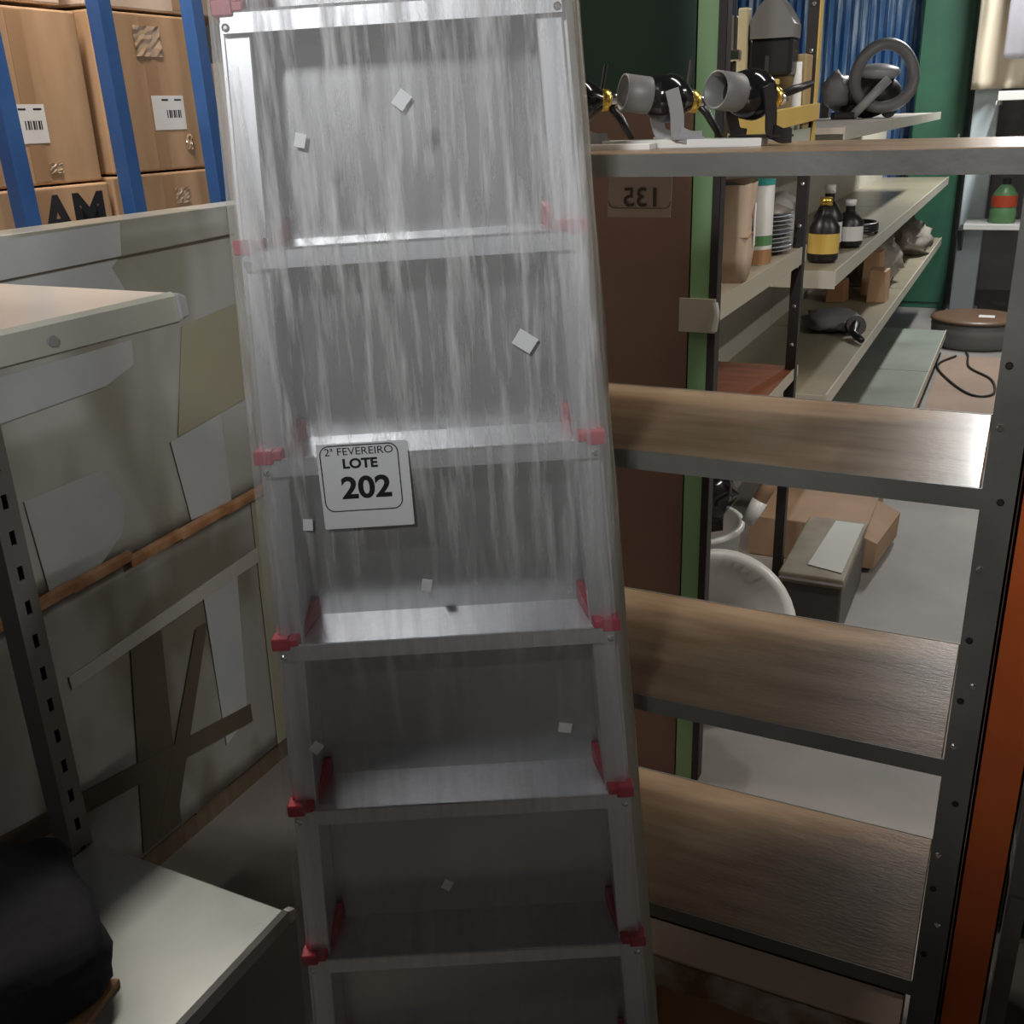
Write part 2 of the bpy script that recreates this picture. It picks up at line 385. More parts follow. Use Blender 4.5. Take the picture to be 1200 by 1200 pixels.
# reversed lot sheet hanging behind the back lip of the top shelf
ls = thing('lot_sheet', 'beige paper sheet with reversed number 135 hanging below the top shelf', 'paper', (-.574, YB+.001, 1.53))
bm = hexa([(-.056, .0012, -.094), (.052, .0030, -.094), (.052, .0035, -.094), (-.056, .0017, -.094), (-.052, 0, 0), (.056, 0, 0), (.056, .0005, 0), (-.052, .0005, 0)])
sheetm = mat('beige_sheet', (.78, .68, .58), .7)
sh_ = obj('sheet', bm, sheetm, ls)
text_mesh('135', .042, 'lettering', mat('faded_ink', (.15, .12, .10), .7), ls, Matrix.Translation((.004, -.0008, -.064)) @ Matrix.Rotation(PI/2, 4, 'X') @ Matrix.Diagonal((-1.05, 1, 1, 1)), .0002, .0004)
bm = ring(.108, .1, .012, .0012, 0, .0004); bm.transform(Matrix.Translation((0, -.0004, -.030)) @ Matrix.Rotation(PI/2, 4, 'X')); 
bmesh.ops.delete(bm, geom=[v for v in bm.verts if v.co.z > -.002], context='VERTS'); obj('border', bm, MATS['faded_ink'], ls)

# orange upright beside it
ou = thing('rack_upright', 'orange painted steel rack upright beside the dark shelving post', 'rack upright', (.07, 1.36, 0))
bm = B(); bx(bm, .036, .092, 1.306, 1.310, 0, 1.9); bx(bm, .036, .039, 1.306, 1.40, 0, 1.9); bx(bm, .089, .092, 1.306, 1.40, 0, 1.9)
bx(bm, .036, .050, 1.397, 1.40, 0, 1.9); bx(bm, .078, .092, 1.397, 1.40, 0, 1.9)
part('post', bm, orange, ou)
part('base_plate', box(.036, .097, 1.302, 1.42, 0, .008), orange, ou)
rk = thing('shelf_bay', 'dark steel shelving bay to the right of the orange upright', 'shelving unit', (.6, 1.6, 0))
for z in (.10, .52, .95, 1.36):
    s_ = part('shelf', box(.105, 1.0, 1.36, 1.80, z-.025, z, .002), steel, rk)
    sub('front_lip', box(.105, 1.0, 1.357, 1.36, z-.03, z+.004), steel, s_, rk)
for x in (.102, .98):
    for y in (1.362, 1.78): part('post', box(x, x+.025, y, y+.025, 0, 1.6), steel, rk)
part('back_panel', box(.105, 1.0, 1.805, 1.81, .02, 1.4), darkmetal, rk)

# taped cardboard box on the floor in front of the lowest shelf
cb = thing('cardboard_box', 'taped brown cardboard box on the floor under the lowest wooden shelf', 'box', (-.45, 1.4, 0))
part('body', box(-.90, -.016, 1.252, 1.60, .001, .315, .003), kraftd, cb)
part('flap', hexa([(-.90, 1.250, .314), (-.016, 1.250, .314), (-.016, 1.298, .338), (-.90, 1.298, .338), (-.90, 1.250, .319), (-.016, 1.250, .319), (-.016, 1.298, .343), (-.90, 1.298, .343)]), kraftl, cb)
bm = B()
n = 60
rows = []
for j in range(4):
    row = []
    for i in range(n+1):
        x = -.62+.60*i/n
        z = .316-.020*j-.010*noise.noise(Vector((x*12, j*.7, 1)))*(j == 3)
        y = 1.2495-.002-.004*abs(noise.noise(Vector((x*40, j*2, 4))))
        row.append(bm.verts.new((x, y, z)))
    rows.append(row)
for a, b in zip(rows, rows[1:]):
    for i in range(n): bm.faces.new((a[i], a[i+1], b[i+1], b[i]))
part('tape', bm, mat('silver_tape', (.45, .38, .33), .15, 0, (.20, .10, .05), 16, bump=.5, coat=1), cb, True)
part('tape', box(-.42, -.385, 1.2475, 1.2505, .05, .30), tape, cb)

# ------------------------------------------------------------------ left gondola shelving
gd = thing('gondola_shelf', 'cream steel gondola shelving with slotted upright at the left edge', 'shelving unit', (-1.3, .4, 0))
def gondola_shelf(x1, ytop, z, lip, topm, lipm):
    s_ = part('shelf', box(-1.352, x1, -.35, ytop, z-.022, z, .003), topm, gd)
    bm = prism([(x1-.001, z+.001), (x1+.006, z-.004), (x1+.008, z-lip), (x1+.004, z-lip-.003), (x1-.012, z-lip), (x1-.012, z-lip+.003), (x1+.002, z-lip+.004), (x1-.002, z-.008)], -.35, ytop, 'y')
    sub('price_rail', bm, lipm, s_, gd)
    bm = hexa([(x1-.006, ytop, z-lip), (x1+.012, ytop, z-lip), (x1+.012, ytop+.016, z-lip+.004), (x1-.006, ytop+.016, z-lip+.004), (x1-.004, ytop, z), (x1+.010, ytop, z), (x1+.010, ytop+.016, z-.006), (x1-.004, ytop+.016, z-.006)], .003)
    sub('rail_end_clip', bm, lgrey, s_, gd)
    bm = prism([(-1.35, z-.10), (-1.35, z-.022), (x1-.02, z-.022), (x1-.02, z-.045)], ytop-.006, ytop-.003, 'y'); sub('bracket', bm, lipm, s_, gd)
    return s_
s1 = gondola_shelf(-.975, 1.0, 1.402, .036, creamtop, cream)
s2 = gondola_shelf(-.932, .998, .42, .026, greyshelf, greyshelf)
sub('rail_sticker', lathe([(.0065, 0), (.0065, .001)], 12, Matrix.Translation((-.967, .80, 1.380)) @ Matrix.Rotation(PI/2, 4, 'Y')), lgrey, s1, gd)
# slotted upright: two side strips and bridges between the slots
for ya in (.955, -.38):
    bm = B(); y0, y1 = ya, ya+.043; x0, x1 = -1.397, -1.354
    bx(bm, x1-.003, x1, y0, y0+.0165, 0, 2.1); bx(bm, x1-.003, x1, y1-.0165, y1, 0, 2.1)
    zz = .10
    while zz < 2.08:
        bx(bm, x1-.003, x1, y0+.0165, y1-.0165, zz-.060+.024, zz); zz += .060
    bx(bm, x0, x1-.003, y0, y0+.003, 0, 2.1); bx(bm, x0, x1-.003, y1-.003, y1, 0, 2.1)
    up_ = part('upright', bm, cream if False else mat('grey_upright', (.22, .225, .22), .45, .3), gd)
    sub('upright_back', box(x0, x0+.004, y0+.003, y1-.003, 0, 2.1), slot, up_, gd)  # near-black backing: the shade inside the slots put into colour
part('foot', box(-1.40, -.95, .955, .998, 0, .07, .003), MATS['grey_upright'], gd)
part('foot', box(-1.40, -.95, -.38, -.337, 0, .07, .003), MATS['grey_upright'], gd)
part('kick_plate', box(-.955, -.945, -.34, .96, .0, .10), steel, gd)
# black bag on the lower shelf
bm = B(); bmesh.ops.create_cube(bm, size=1)
bmesh.ops.subdivide_edges(bm, edges=bm.edges[:], cuts=9, use_grid_fill=True)
for v in bm.verts:
    p = v.co*2; e = 5
    n_ = (abs(p.x)**e+abs(p.y)**e+abs(p.z)**e)**(1/e); p = p/n_*1.0
    d = 1+.07*noise.noise(p*2.2)
    v.co = Vector((p.x*.17*d, p.y*.22*d, p.z*.062*d))
bag = thing('fabric_bag', 'black fabric bag lying on the lower gondola shelf', 'bag', (-1.27, .64, .42+.064), math.radians(-28))
obj('body', bm, navy, bag, True)
obj('strap', tube(smooth_path([(-.14, -.10, .06), (-.08, -.12, .085), (.05, -.1, .088), (.13, -.06, .06)]), .010, 8), navy, bag, True)
obj('zip', box(-.15, .15, -.004, .004, .070, .076), black, bag)
tag(obj('cardboard_sheet', hexa([(-1.09, .58, .421), (-1.02, .61, .421), (-1.06, .775, .421), (-1.10, .76, .421), (-1.09, .58, .425), (-1.02, .61, .432), (-1.06, .775, .432), (-1.10, .76, .425)]), kraft), 'small brown cardboard sheet beside the black bag on the lower shelf', 'cardboard')

# ------------------------------------------------------------------ film-wrapped boards stacked behind the gondola
palw = mat('dark_pallet_wood', (.10, .07, .045), .8, 0, (.14, .10, .065), 5, (1, 8, 1))
pal = thing('pallet', 'low wooden pallet under the film wrapped panels', 'pallet', (-1.75, 1.6, 0))
for k in range(5): part('plank', box(-1.95, -1.615, .72+k*.38, .82+k*.38, .052, .068), palw, pal)
for x in (-1.94, -1.70): part('runner', box(x, x+.08, .72, 2.34, .0, .052), palw, pal)
def wavy_block(x0, x1, y0, y1, z0, z1, seed):
    bm = B(); bx(bm, x0, x1, y0, y1, z0, z1)
    bmesh.ops.subdivide_edges(bm, edges=bm.edges[:], cuts=14, use_grid_fill=True)
    for v in bm.verts:
        if v.co.x > x1-.001 and z0+.01 < v.co.z < z1-.01: v.co.x += .0012*noise.noise(Vector((v.co.y*3, v.co.z*4, seed)))
    return bm
lowg = thing('wrapped_panel', 'lower film wrapped panel with brown crossing tape behind the slotted upright', 'wrapped panel', (-1.65, 1.5, .068))
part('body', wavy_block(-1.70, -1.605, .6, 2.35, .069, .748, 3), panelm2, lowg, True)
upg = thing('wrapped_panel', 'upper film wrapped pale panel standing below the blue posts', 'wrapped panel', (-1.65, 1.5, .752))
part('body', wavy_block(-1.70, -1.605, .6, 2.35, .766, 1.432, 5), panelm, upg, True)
def sheet(name, pts, x, material, root, th=.0015):
    bm = B(); A = [bm.verts.new((x, y, z)) for y, z in pts]; Q = [bm.verts.new((x+th, y, z)) for y, z in pts]
    bm.faces.new(A); bm.faces.new(Q[::-1]); n = len(pts)
    for i in range(n): bm.faces.new((A[i], A[(i+1) % n], Q[(i+1) % n], Q[i]))
    return part(name, bm, material, root)
XP = -1.6036
sheet('pale_sheet', [(1.194, .962), (1.379, .965), (1.425, .882), (1.405, .82), (1.33, .772), (1.207, .770)], XP, whitesheet, upg)
sheet('pale_sheet', [(1.575, .965), (1.74, .985), (1.735, .770), (1.60, .775)], XP, whitesheet, upg)
sheet('pale_sheet', [(.9, 1.42), (1.535, 1.428), (1.525, 1.367), (1.495, 1.346), (1.52, 1.30), (1.45, 1.22), (.9, 1.20)], XP, whitesheet, upg, .001)
sheet('pale_sheet', [(.9, 1.19), (1.515, 1.20), (1.51, 1.15), (1.43, 1.124), (.9, 1.105)], XP, whitesheet, upg, .0012)
sheet('film_edge', [(.9, 1.352), (1.86, 1.372), (1.86, 1.368), (.9, 1.349)], XP+.0015, browntape, upg)
sheet('tape_strip', [(1.85, 1.43), (1.99, 1.43), (1.99, .77), (1.85, .77)], XP, olive, upg)
sheet('tape_strip', [(1.66, 1.20), (1.85, 1.22), (1.85, 1.0), (1.60, .97)], XP, olive, upg, .0008)
sheet('strap_band', [(1.209, .555), (1.208, .583), (1.80, .628), (1.80, .590)], XP, mat('pale_band', (.36, .35, .33), .35), lowg, .003)
sheet('tape_strip', [(1.60, .60), (1.72, .60), (1.685, .21), (1.60, .18)], XP, whitesheet, lowg)
sheet('tape_strip', [(1.37, .572), (1.46, .565), (1.42, .08), (1.30, .08)], XP+.0005, browntape, lowg)
sheet('tape_strip', [(1.60, .52), (1.56, .52), (1.36, .12), (1.42, .12)], XP+.001, browntape, lowg)
sheet('tape_strip', [(.9, .37), (1.70, .24), (1.70, .19), (.9, .32)], XP+.0012, browntape, lowg)
sheet('tape_strip', [(1.80, .745), (1.99, .745), (1.97, .07), (1.78, .07)], XP, olive, lowg)
for k in range(6):        # torn amber corner strips along the seam between the blocks
    y0 = .95+k*.15; y1 = y0+.155
    z0 = .757+.004*((k*7) % 3)
    part('corner_strip', hexa([(-1.60, y0, z0-.012), (-1.588, y0, z0-.014), (-1.588, y1, z0-.006), (-1.60, y1, z0-.004), (-1.60, y0, z0+.010), (-1.586, y0, z0+.006), (-1.586, y1, z0+.012), (-1.60, y1, z0+.016)], .001), copper, upg)

# ------------------------------------------------------------------ blue rack with cardboard boxes
pr = thing('pallet_rack', 'blue steel pallet rack with leaning posts in front of cardboard boxes', 'rack', (-2.8, 2.5, 0))
for y in (1.70, 2.085, 2.49, 2.885):
    P = []
    for z, dy in ((0, .035), (2.9, -.05)):
        P += [(-2.545, y+dy-.026, z), (-2.495, y+dy-.026, z), (-2.495, y+dy+.026, z), (-2.545, y+dy+.026, z)]
    part('post', hexa(P, .003), blue, pr)
part('deck', box(-3.15, -2.56, 1.0, 4.2, .93, .955), woodlt, pr)
for y in (1.2, 4.0):
    part('post', box(-3.14, -3.09, y, y+.05, 0, 2.9), blue, pr); part('post', box(-2.62, -2.57, y, y+.05, 0, .93), blue, pr)
part('beam', box(-2.585, -2.56, 1.0, 4.2, .86, .93), blue, pr)
def carton(name, label, y0, y1, z0, z1, x=-2.60, dep=.42, rot=0, m=kraft, lab=None, tapes=None, txt=None):
    c = thing(name, label, 'box', (x-dep/2, (y0+y1)/2, z0), math.radians(rot), 'cardboard boxes on the blue rack')
    hy = (y1-y0)/2; h = z1-z0
    bm = box(-dep/2, dep/2, -hy, hy, 0, h, .006); obj('body', bm, m, c)
    obj('seam_tape', box(dep/2-.0005, dep/2+.0008, -.028, .028, .01, h-.01), mat('seam_tape', (.40, .245, .135), .35), c)
    if lab:
        u, v, lw, lh = lab
        lo = obj('label', box(dep/2+.0008, dep/2+.0016, u, u+lw, v, v+lh), paper, c)
        for q in range(7):
            obj('bar', box(dep/2+.0016, dep/2+.0019, u+lw*.42+q*lw*.07, u+lw*.42+q*lw*.07+lw*(.05 if q % 2 else .03), v+lh*.35, v+lh*.58), ink, lo)
        obj('bar', box(dep/2+.0016, dep/2+.0019, u+lw*.3, u+lw*.5, v+lh*.85, v+lh*.9), ink, lo)
        obj('bar', box(dep/2+.0016, dep/2+.0019, u+lw*.7, u+lw*.92, v+lh*.85, v+lh*.9), ink, lo)
    for t in (tapes or []):
        u, v, tw, th = t
        bm = B(); n = 7; g = [[bm.verts.new((dep/2+.002+.008*abs(noise.noise(Vector((i*.9, j*.9, u*9)))), u+tw*i/n, v+th*j/n)) for i in range(n+1)] for j in range(n+1)]
        for j in range(n):
            for i in range(n): bm.faces.new((g[j][i], g[j][i+1], g[j+1][i+1], g[j+1][i]))
        obj('tape_patch', bm, tapeshine, c)
    if txt:
        text_mesh(txt[0], txt[1], 'lettering', ink, c, Matrix.Translation((dep/2+.001, txt[2], txt[3])) @ Matrix.Rotation(PI/2, 4, 'Z') @ Matrix.Rotation(PI/2, 4, 'X'), .0004, .006)
    return c
carton('cardboard_box', 'large cardboard box with white label behind the leftmost blue post', 1.99, 2.45, 1.452, 1.925, lab=(-.085, .115, .135, .105), rot=2, tapes=[(.03, .03, .05, .03)])
carton('cardboard_box', 'large cardboard box with white label and crinkled tape between two blue posts', 2.50, 2.955, 1.465, 1.935, lab=(-.02, .125, .145, .105), tapes=[(-.06, .345, .115, .09), (.11, .06, .03, .05)])
carton('cardboard_box', 'lower cardboard box printed with black letters behind leftmost blue post', 1.96, 2.455, .957, 1.446, x=-2.585, txt=('AM', .17, .10, .395), rot=1)
carton('cardboard_box', 'lower cardboard box with shiny tape between two blue posts', 2.48, 2.96, .957, 1.458, x=-2.59, tapes=[(.02, .40, .07, .05)], m=kraft)
carton('cardboard_box', 'cardboard box at the left picture edge on the blue rack', 1.46, 1.95, 1.452, 1.91)
carton('cardboard_box', 'lower cardboard box at the left picture edge on the blue rack', 1.45, 1.94, .957, 1.448)
carton('cardboard_box', 'cardboard box right of the third blue post beside the ladder', 3.0, 3.42, 1.30, 1.80, x=-2.62, m=kraftl, rot=-3)
carton('cardboard_box', 'lower cardboard box right of the third blue post', 3.0, 3.42, .957, 1.29, x=-2.62)
carton('cardboard_box', 'topmost long cardboard box above the labelled boxes', 1.55, 2.42, 1.94, 2.3, x=-2.62, m=kraftl)
carton('cardboard_box', 'topmost cardboard box above the crinkled tape box', 2.5, 3.3, 1.945, 2.35, x=-2.61, m=kraftl)

# ------------------------------------------------------------------ rack A1: end panel, green post, shelves seen beyond the near unit
a1 = thing('storage_rack', 'storage rack with brown end panel, green post and yellow beam behind the shelving', 'rack', (-.85, 2.65, 0))
AX0, AX1, AY0, AY1 = -1.12, -.575, 2.15, 3.13
part('end_panel', box(AX0, -.632, AY0+.004, AY0+.014, .0, 1.62), brown, a1)
part('upper_panel', box(AX0, -.632, AY0+.010, AY0+.018, 1.622, 2.75), dgreen, a1)
bm = B(); bx(bm, -.632, -.588, AY0, AY0+.003, 0, 2.75); bx(bm, -.632, -.629, AY0, AY0+.04, 0, 2.75); part('green_post', bm, green, a1)
bm = B(); bx(bm, -.588, -.572, AY0-.001, AY0+.004, .0, 2.75); bx(bm, -.575, -.572, AY0, AY0+.04, 0, 2.75); part('post', bm, darkmetal, a1)
for x, y in ((AX1-.028, AY1), (AX0, AY1), (AX0, AY0+.02)):
    p_ = part('post', box(x, x+.030, y-.034, y, 0, 2.75), darkmetal, a1)
    if x > -.7:
        for k in range(16): sub('bolt', lathe([(.006, 0), (.006, .002), (.003, .005)], 8, Matrix.Translation((x+.015, y-.034, .70+k*.115)) @ Matrix.Rotation(PI/2, 4, 'X')), chrome, p_, a1)
        sub('yellow_flange', box(x+.030, x+.034, y-.034, y+.006, 1.5, 2.75), yellow, p_, a1)
tanb = mat('tan_board', (.36, .30, .22), .5, 0, (.42, .36, .27), 4)
def a1shelf(z, topm, lipm, lip):
    s_ = part('shelf', box(AX0+.035, AX1-.004, AY0+.045, AY1+.02, z-.02, z, .002), topm, a1)
    sub('front_lip', box(AX1-.004, AX1, AY0+.02, AY1+.03, z-lip, z+.004), lipm, s_, a1)
    return s_
s_ = a1shelf(1.212, tanb, mat('beige_lip', (.46, .42, .33), .4), .045)
sub('end_lip', box(-.650, -.571, AY0-.006, AY0-.002, 1.150, 1.222), MATS['beige_lip'], s_, a1)
sub('corner_clip', tube(smooth_path([(-.571, AY0-.006, 1.215), (-.566, AY0-.009, 1.19), (-.571, AY0-.006, 1.155)]), .006, 6), cream, s_, a1)
s_ = a1shelf(.852, woodred, MATS['beige_lip'], .03)
s_ = a1shelf(1.535, tanb, cream, .03)
part('beam', hexa([(-.574, AY0+.06, 1.535), (-.560, AY0+.06, 1.535), (-.560, AY1, 1.560), (-.574, AY1, 1.560), (-.574, AY0+.06, 1.580), (-.560, AY0+.06, 1.580), (-.560, AY1, 1.602), (-.574, AY1, 1.602)], .001), yellow, a1)

# three black lamp heads on the white board on the top shelf
wb = tag(obj('board', box(-.84, -.335, 1.46, 1.50, 1.5492, 1.560, .0008), whiteb), 'long white board under the black lamp heads', 'board')
wb2 = tag(obj('board', box(-.80, -.475, 1.41, 1.445, 1.5492, 1.557, .0008), whiteb), 'short white board in front of the long white board', 'board')
def lamp_head(label, x, tilt, yaw, strap=True):
    t = thing('lamp_head', label, 'lamp', (x, 1.48, 1.560), yaw, 'black lamp heads on the top shelf')
    hz = .055
    Rm = Matrix.Translation((0, 0, hz)) @ Matrix.Rotation(math.radians(90+tilt), 4, 'Y') @ Matrix.Rotation(0, 4, 'Z')
    # axis of the tube runs to local -x; lathe z along +x after rotation
    body = lathe([(.006, -.03), (.026, -.024), (.032, -.006), (.033, .008), (.028, .022), (.016, .036), (.011, .046)], 24, Rm); obj('body', body, blackg, t, True)
    tb = lathe([(.0245, -.02), (.0245, -.062), (.0215, -.062), (.0205, -.022)], 24, Rm, cap=False); obj('tube_mouth', tb, greyp, t, True)
    obj('tube_floor', lathe([(.0205, -.030), (.0205, -.028)], 20, Rm), black, t)
    obj('collar', lathe([(.0115, .034), (.0150, .037), (.0150, .048), (.0115, .051)], 18, Rm), brass, t, True)
    obj('tip', lathe([(.010, .046), (.009, .060), (.004, .070)], 14, Rm), chrome, t, True)
    obj('lever', tube([(.045, 0, hz-.004), (.062, -.006, hz-.022), (.082, -.012, hz-.055)] if strap else [(.045, 0, hz-.006), (.075, -.006, hz+.004), (.105, -.012, hz+.012)], [.005, .006, .0045], 8), black, t, True)
    obj('lever_knob', tube([(.040, .012, hz+.01), (.048, .020, hz+.048)], .003, 6), darkmetal, t)
    for sy in (-1, 1):
        if sy < 0:
            pts = [(-.004, -.036, hz+.010), (.004, -.036, hz-.02), (.006, -.036, hz-.045), (.012, -.038, .006), (.024, -.040, .0015), (.040, -.040, .0015)]
        else:
            pts = [(-.004, .036, hz+.006), (.004, .036, hz-.03), (.012, .036, .006), (.03, .036, .0015)]
        bm = B(); w_ = .0095; prev = None; P = smooth_path(pts, 5)
        for i, p in enumerate(P):
            tn = (P[min(i+1, len(P)-1)]-P[max(i-1, 0)]).normalized(); nx = Vector((tn.z, 0, -tn.x)).normalized()
            r_ = [bm.verts.new(p+nx*w_+Vector((0, -.0015, 0))), bm.verts.new(p-nx*w_+Vector((0, -.0015, 0))), bm.verts.new(p-nx*w_+Vector((0, .0015, 0))), bm.verts.new(p+nx*w_+Vector((0, .0015, 0)))]
            if prev:
                for q in range(4): bm.faces.new((prev[q], prev[(q+1) % 4], r_[(q+1) % 4], r_[q]))
            else: bm.faces.new(r_[::-1])
            prev = r_
        bm.faces.new(prev)
        obj('bracket_arm', bm, lgrey if strap else black, t)
        obj('pivot', lathe([(.006, 0), (.006, .004), (.003, .006)], 12, Matrix.Translation((-.002, sy*.037, hz+.004)) @ Matrix.Rotation(-sy*-PI/2, 4, 'X')), black, t)
    obj('bracket_foot', box(.0, .044, -.041, .039, 0, .003), lgrey if strap else black, t)
    return t
lamp_head('black lamp head with drooping lever partly hidden behind the ladder', -.612, 0, math.radians(30))
lamp_head('black lamp head with grey open tube on a light metal bracket', -.478, 8, math.radians(40))
lamp_head('black lamp head with wide open tube facing the camera and black bracket', -.358, 6, math.radians(58), False)

# machine and cartons on top of rack A1 (behind the lamp heads)
mc = thing('bench_machine', 'black bench machine with grey rounded hood and pale handle column', 'machine', (-.68, 2.92, 1.535))
obj('base', box(-.14, .08, -.06, .06, 0, .03, .006), black, mc)
obj('pedestal', box(-.02, .03, -.03, .03, .03, .14, .004), darkmetal, mc)
obj('column', box(-.055, -.028, -.05, -.015, .10, .30, .004), mat('pale_yellow', (.62, .56, .36), .5), mc)
bm = prism([(-.022+.11*i/16, .235+.088*math.sin(PI*(.12+.80*i/16))) for i in range(17)]+[(.088, .225), (-.022, .225)], -.05, .04, 'y'); obj('hood', bm, greyp, mc)
obj('motor', box(-.026, .086, -.045, .045, .135, .228, .010), black, mc)
obj('side_guard', box(-.135, -.06, -.04, .03, .195, .285, .006), greyp, mc)
obj('side_motor', box(-.13, -.062, -.04, .03, .12, .194, .010), black, mc)
obj('yellow_bar', box(-.02, .06, -.062, -.046, .115, .128, .002), yellow, mc)
obj('support_arm', box(-.12, -.02, -.02, .02, .03, .12, .004), black, mc)
tag(obj('cardboard_box', box(-.665, -.580, 3.0, 3.09, 1.536, 1.725, .004), mat('tan_carton', (.46, .33, .17), .6)), 'small tan carton standing on the yellow beam shelf', 'box')
tag(obj('paper_roll', lathe([(.022, 0), (.024, .02), (.020, .10), (.016, .14)], 16, Matrix.Translation((-.592, 2.955, 1.536)) @ Matrix.Diagonal((.6, .6, 1.2, 1))), whiteb, None, True), 'white paper roll beside the small tan carton', 'paper roll')
hk = thing('hanging_chain', 'thin hanging cord with small metal clamp above the lamp heads', 'cord', (-.68, 2.62, 1.54))
obj('cord', tube([(0, 0, .0), (.004, 0, .15), (0, 0, .45)], .003, 6), darkmetal, hk)
obj('clamp', box(-.02, .02, -.008, .008, .16, .185, .004), chrome, hk)

# goods on the first receding shelf (z 1.212)
sk = thing('paper_sack', 'open brown paper sack with pink round print on receding shelf', 'sack', (-.648, 2.50, 1.212), math.radians(8))
bm = B(); rows = []
for j, (z, sx, sy) in enumerate(((0, .056, .085), (.06, .060, .088), (.13, .059, .088), (.19, .062, .090), (.222, .064, .092))):
    pr_ = rrect(2*sx, 2*sy, .018, 5)
    rows.append([bm.verts.new((x+.004*noise.noise(Vector((x*20, y*20, z*20))), y, z+(.006*noise.noise(Vector((x*30, y*30, 3))) if j == 4 else 0))) for x, y in pr_])
for a, b in zip(rows, rows[1:]):
    for i in range(len(a)): bm.faces.new((a[i], a[(i+1) % len(a)], b[(i+1) % len(a)], b[i]))
bm.faces.new(rows[0][::-1])
obj('sack_body', bm, mat('kraft_paper', (.52, .38, .27), .7, 0, (.58, .44, .32), 5), sk, True)
obj('filling', blob((0, 0, .20), (.052, .08, .022), 3, .3, 4, 1), darkmetal, sk, True)
bm = ring(.05, .05, .0245, .005, 0, .001, 8); bm.transform(Matrix.Translation((.0605, .01, .165)) @ Matrix.Rotation(PI/2, 4, 'Z') @ Matrix.Rotation(PI/2, 4, 'X')); obj('round_print', bm, pinkink, sk)
obj('fold', box(-.062, .062, -.088, .088, .104, .1055), kraftd, sk)
obj('tag', box(.062, .0632, .035, .075, .07, .17), paper, sk)
cn = thing('tin_can', 'white tin can with green band beside the paper sack', 'can', (-.64, 2.76, 1.212))
obj('body', lathe([(.045, 0), (.047, .004), (.047, .20), (.045, .204)], 24), whitep, cn, True)
obj('band', lathe([(.0475, .05), (.0475, .075)], 24, cap=False), greenlab, cn); obj('lid', lathe([(.048, .20), (.048, .212), (.04, .213)], 24), teal, cn)
obj('label', lathe([(.0474, .003), (.0474, .04)], 24, cap=False), kraftd, cn)
pl = thing('plate_stack', 'stack of plates wrapped in shiny clear plastic on receding shelf', 'plates', (-.690, 2.97, 1.212))
for k in range(9):
    obj('plate', lathe([(.05, .0), (.075, .004), (.105, .010), (.104, .012), (.05, .004)], 28, Matrix.Translation((.004*math.sin(k*2), .004*math.cos(k*3), .003+.0115*k))), bagplates if k % 3 else lgrey, pl, True)
obj('wrap', blob((0, 0, .115), (.095, .095, .022), 3, .35, 4, 4), clearb, pl, True)
for i, (x, y, h, l) in enumerate(((-.66, 3.95, .20, 'tall black bottle with yellow label behind the plate stack'), (-.70, 4.25, .22, 'black bottle with white cap next to the yellow labelled bottle'), (-.64, 4.4, .16, 'short black bottle nearest the shelf edge behind the plates'))):
    b_ = thing('bottle', l, 'bottle', (x, y, 1.062), 0, 'black bottles on the receding shelf')
    obj('body', lathe([(.05, 0), (.055, .01), (.055, h*.6), (.03, h*.8), (.018, h*.85), (.018, h)], 20), black, b_, True)
    obj('cap', lathe([(.022, h*.98), (.022, h*1.12)], 14), whitep if i else brass, b_, True)
    obj('label', lathe([(.0556, h*.15), (.0556, h*.5)], 20, cap=False), whitep if i else yellow, b_)

# ------------------------------------------------------------------ receding row of gondola bays
WORDS = ['nearest receding gondola bay with cream shelves', 'second receding gondola bay from the green post', 'third receding gondola bay from the green post', 'farthest receding gondola bay beside the pale blue column']
def bay(i, y0, y1):
    g = thing('gondola_bay', WORDS[i], 'shelving unit', (-.8, (y0+y1)/2, 0), 0, 'gondola bays along the aisle')
    part('back_panel', box(-1.06, -1.045, y0, y1-.004, .1, 1.50), mat('back_panel_cream', (.48, .46, .39), .6), g)
    dk = mat('aisle_shelf_top', (.25, .222, .155), .4, 0, (.31, .275, .20), 2.5, coat=.15)
    for z, x1 in ((1.058, -.577), (.615, -.577))+(((.15, -.40),) if i in (1, 2) else ()):
        s_ = part('shelf', box(-1.044, x1, y0+.003, y1-.006, z-.02, z), dk if z > .3 else mat('base_shelf', (.21, .235, .19), .35, 0, (.28, .305, .27), 3), g)
        sub('price_rail', box(x1, x1+.006, y0+.003, y1-.006, z-.05, z+.004), mat('rail_cream', (.52, .50, .42), .35), s_, g)
        if i == 0: sub('end_lip', box(-1.044, x1+.004, y0-.001, y0+.003, z-.06, z+.001), MATS['rail_cream'], s_, g)
    if i in (1, 2): part('kick_plate', box(-.43, -.42, y0, y1-.004, 0, .10), darkmetal, g)
    for y in (y0,): part('upright', box(-1.10, -1.061, y, y+.04, 0, 1.62), darkmetal, g)
    if i < 3:
        s_ = part('top_shelf', box(-1.1, -.585, y0+.003, y1-.006, 1.505, 1.525), creamtop, g); sub('price_rail', box(-.585, -.579, y0+.003, y1-.006, 1.485, 1.529), MATS['rail_cream'], s_, g)
for i in range(4): bay(i, 3.72+1.24*i, 3.72+1.24*(i+1))
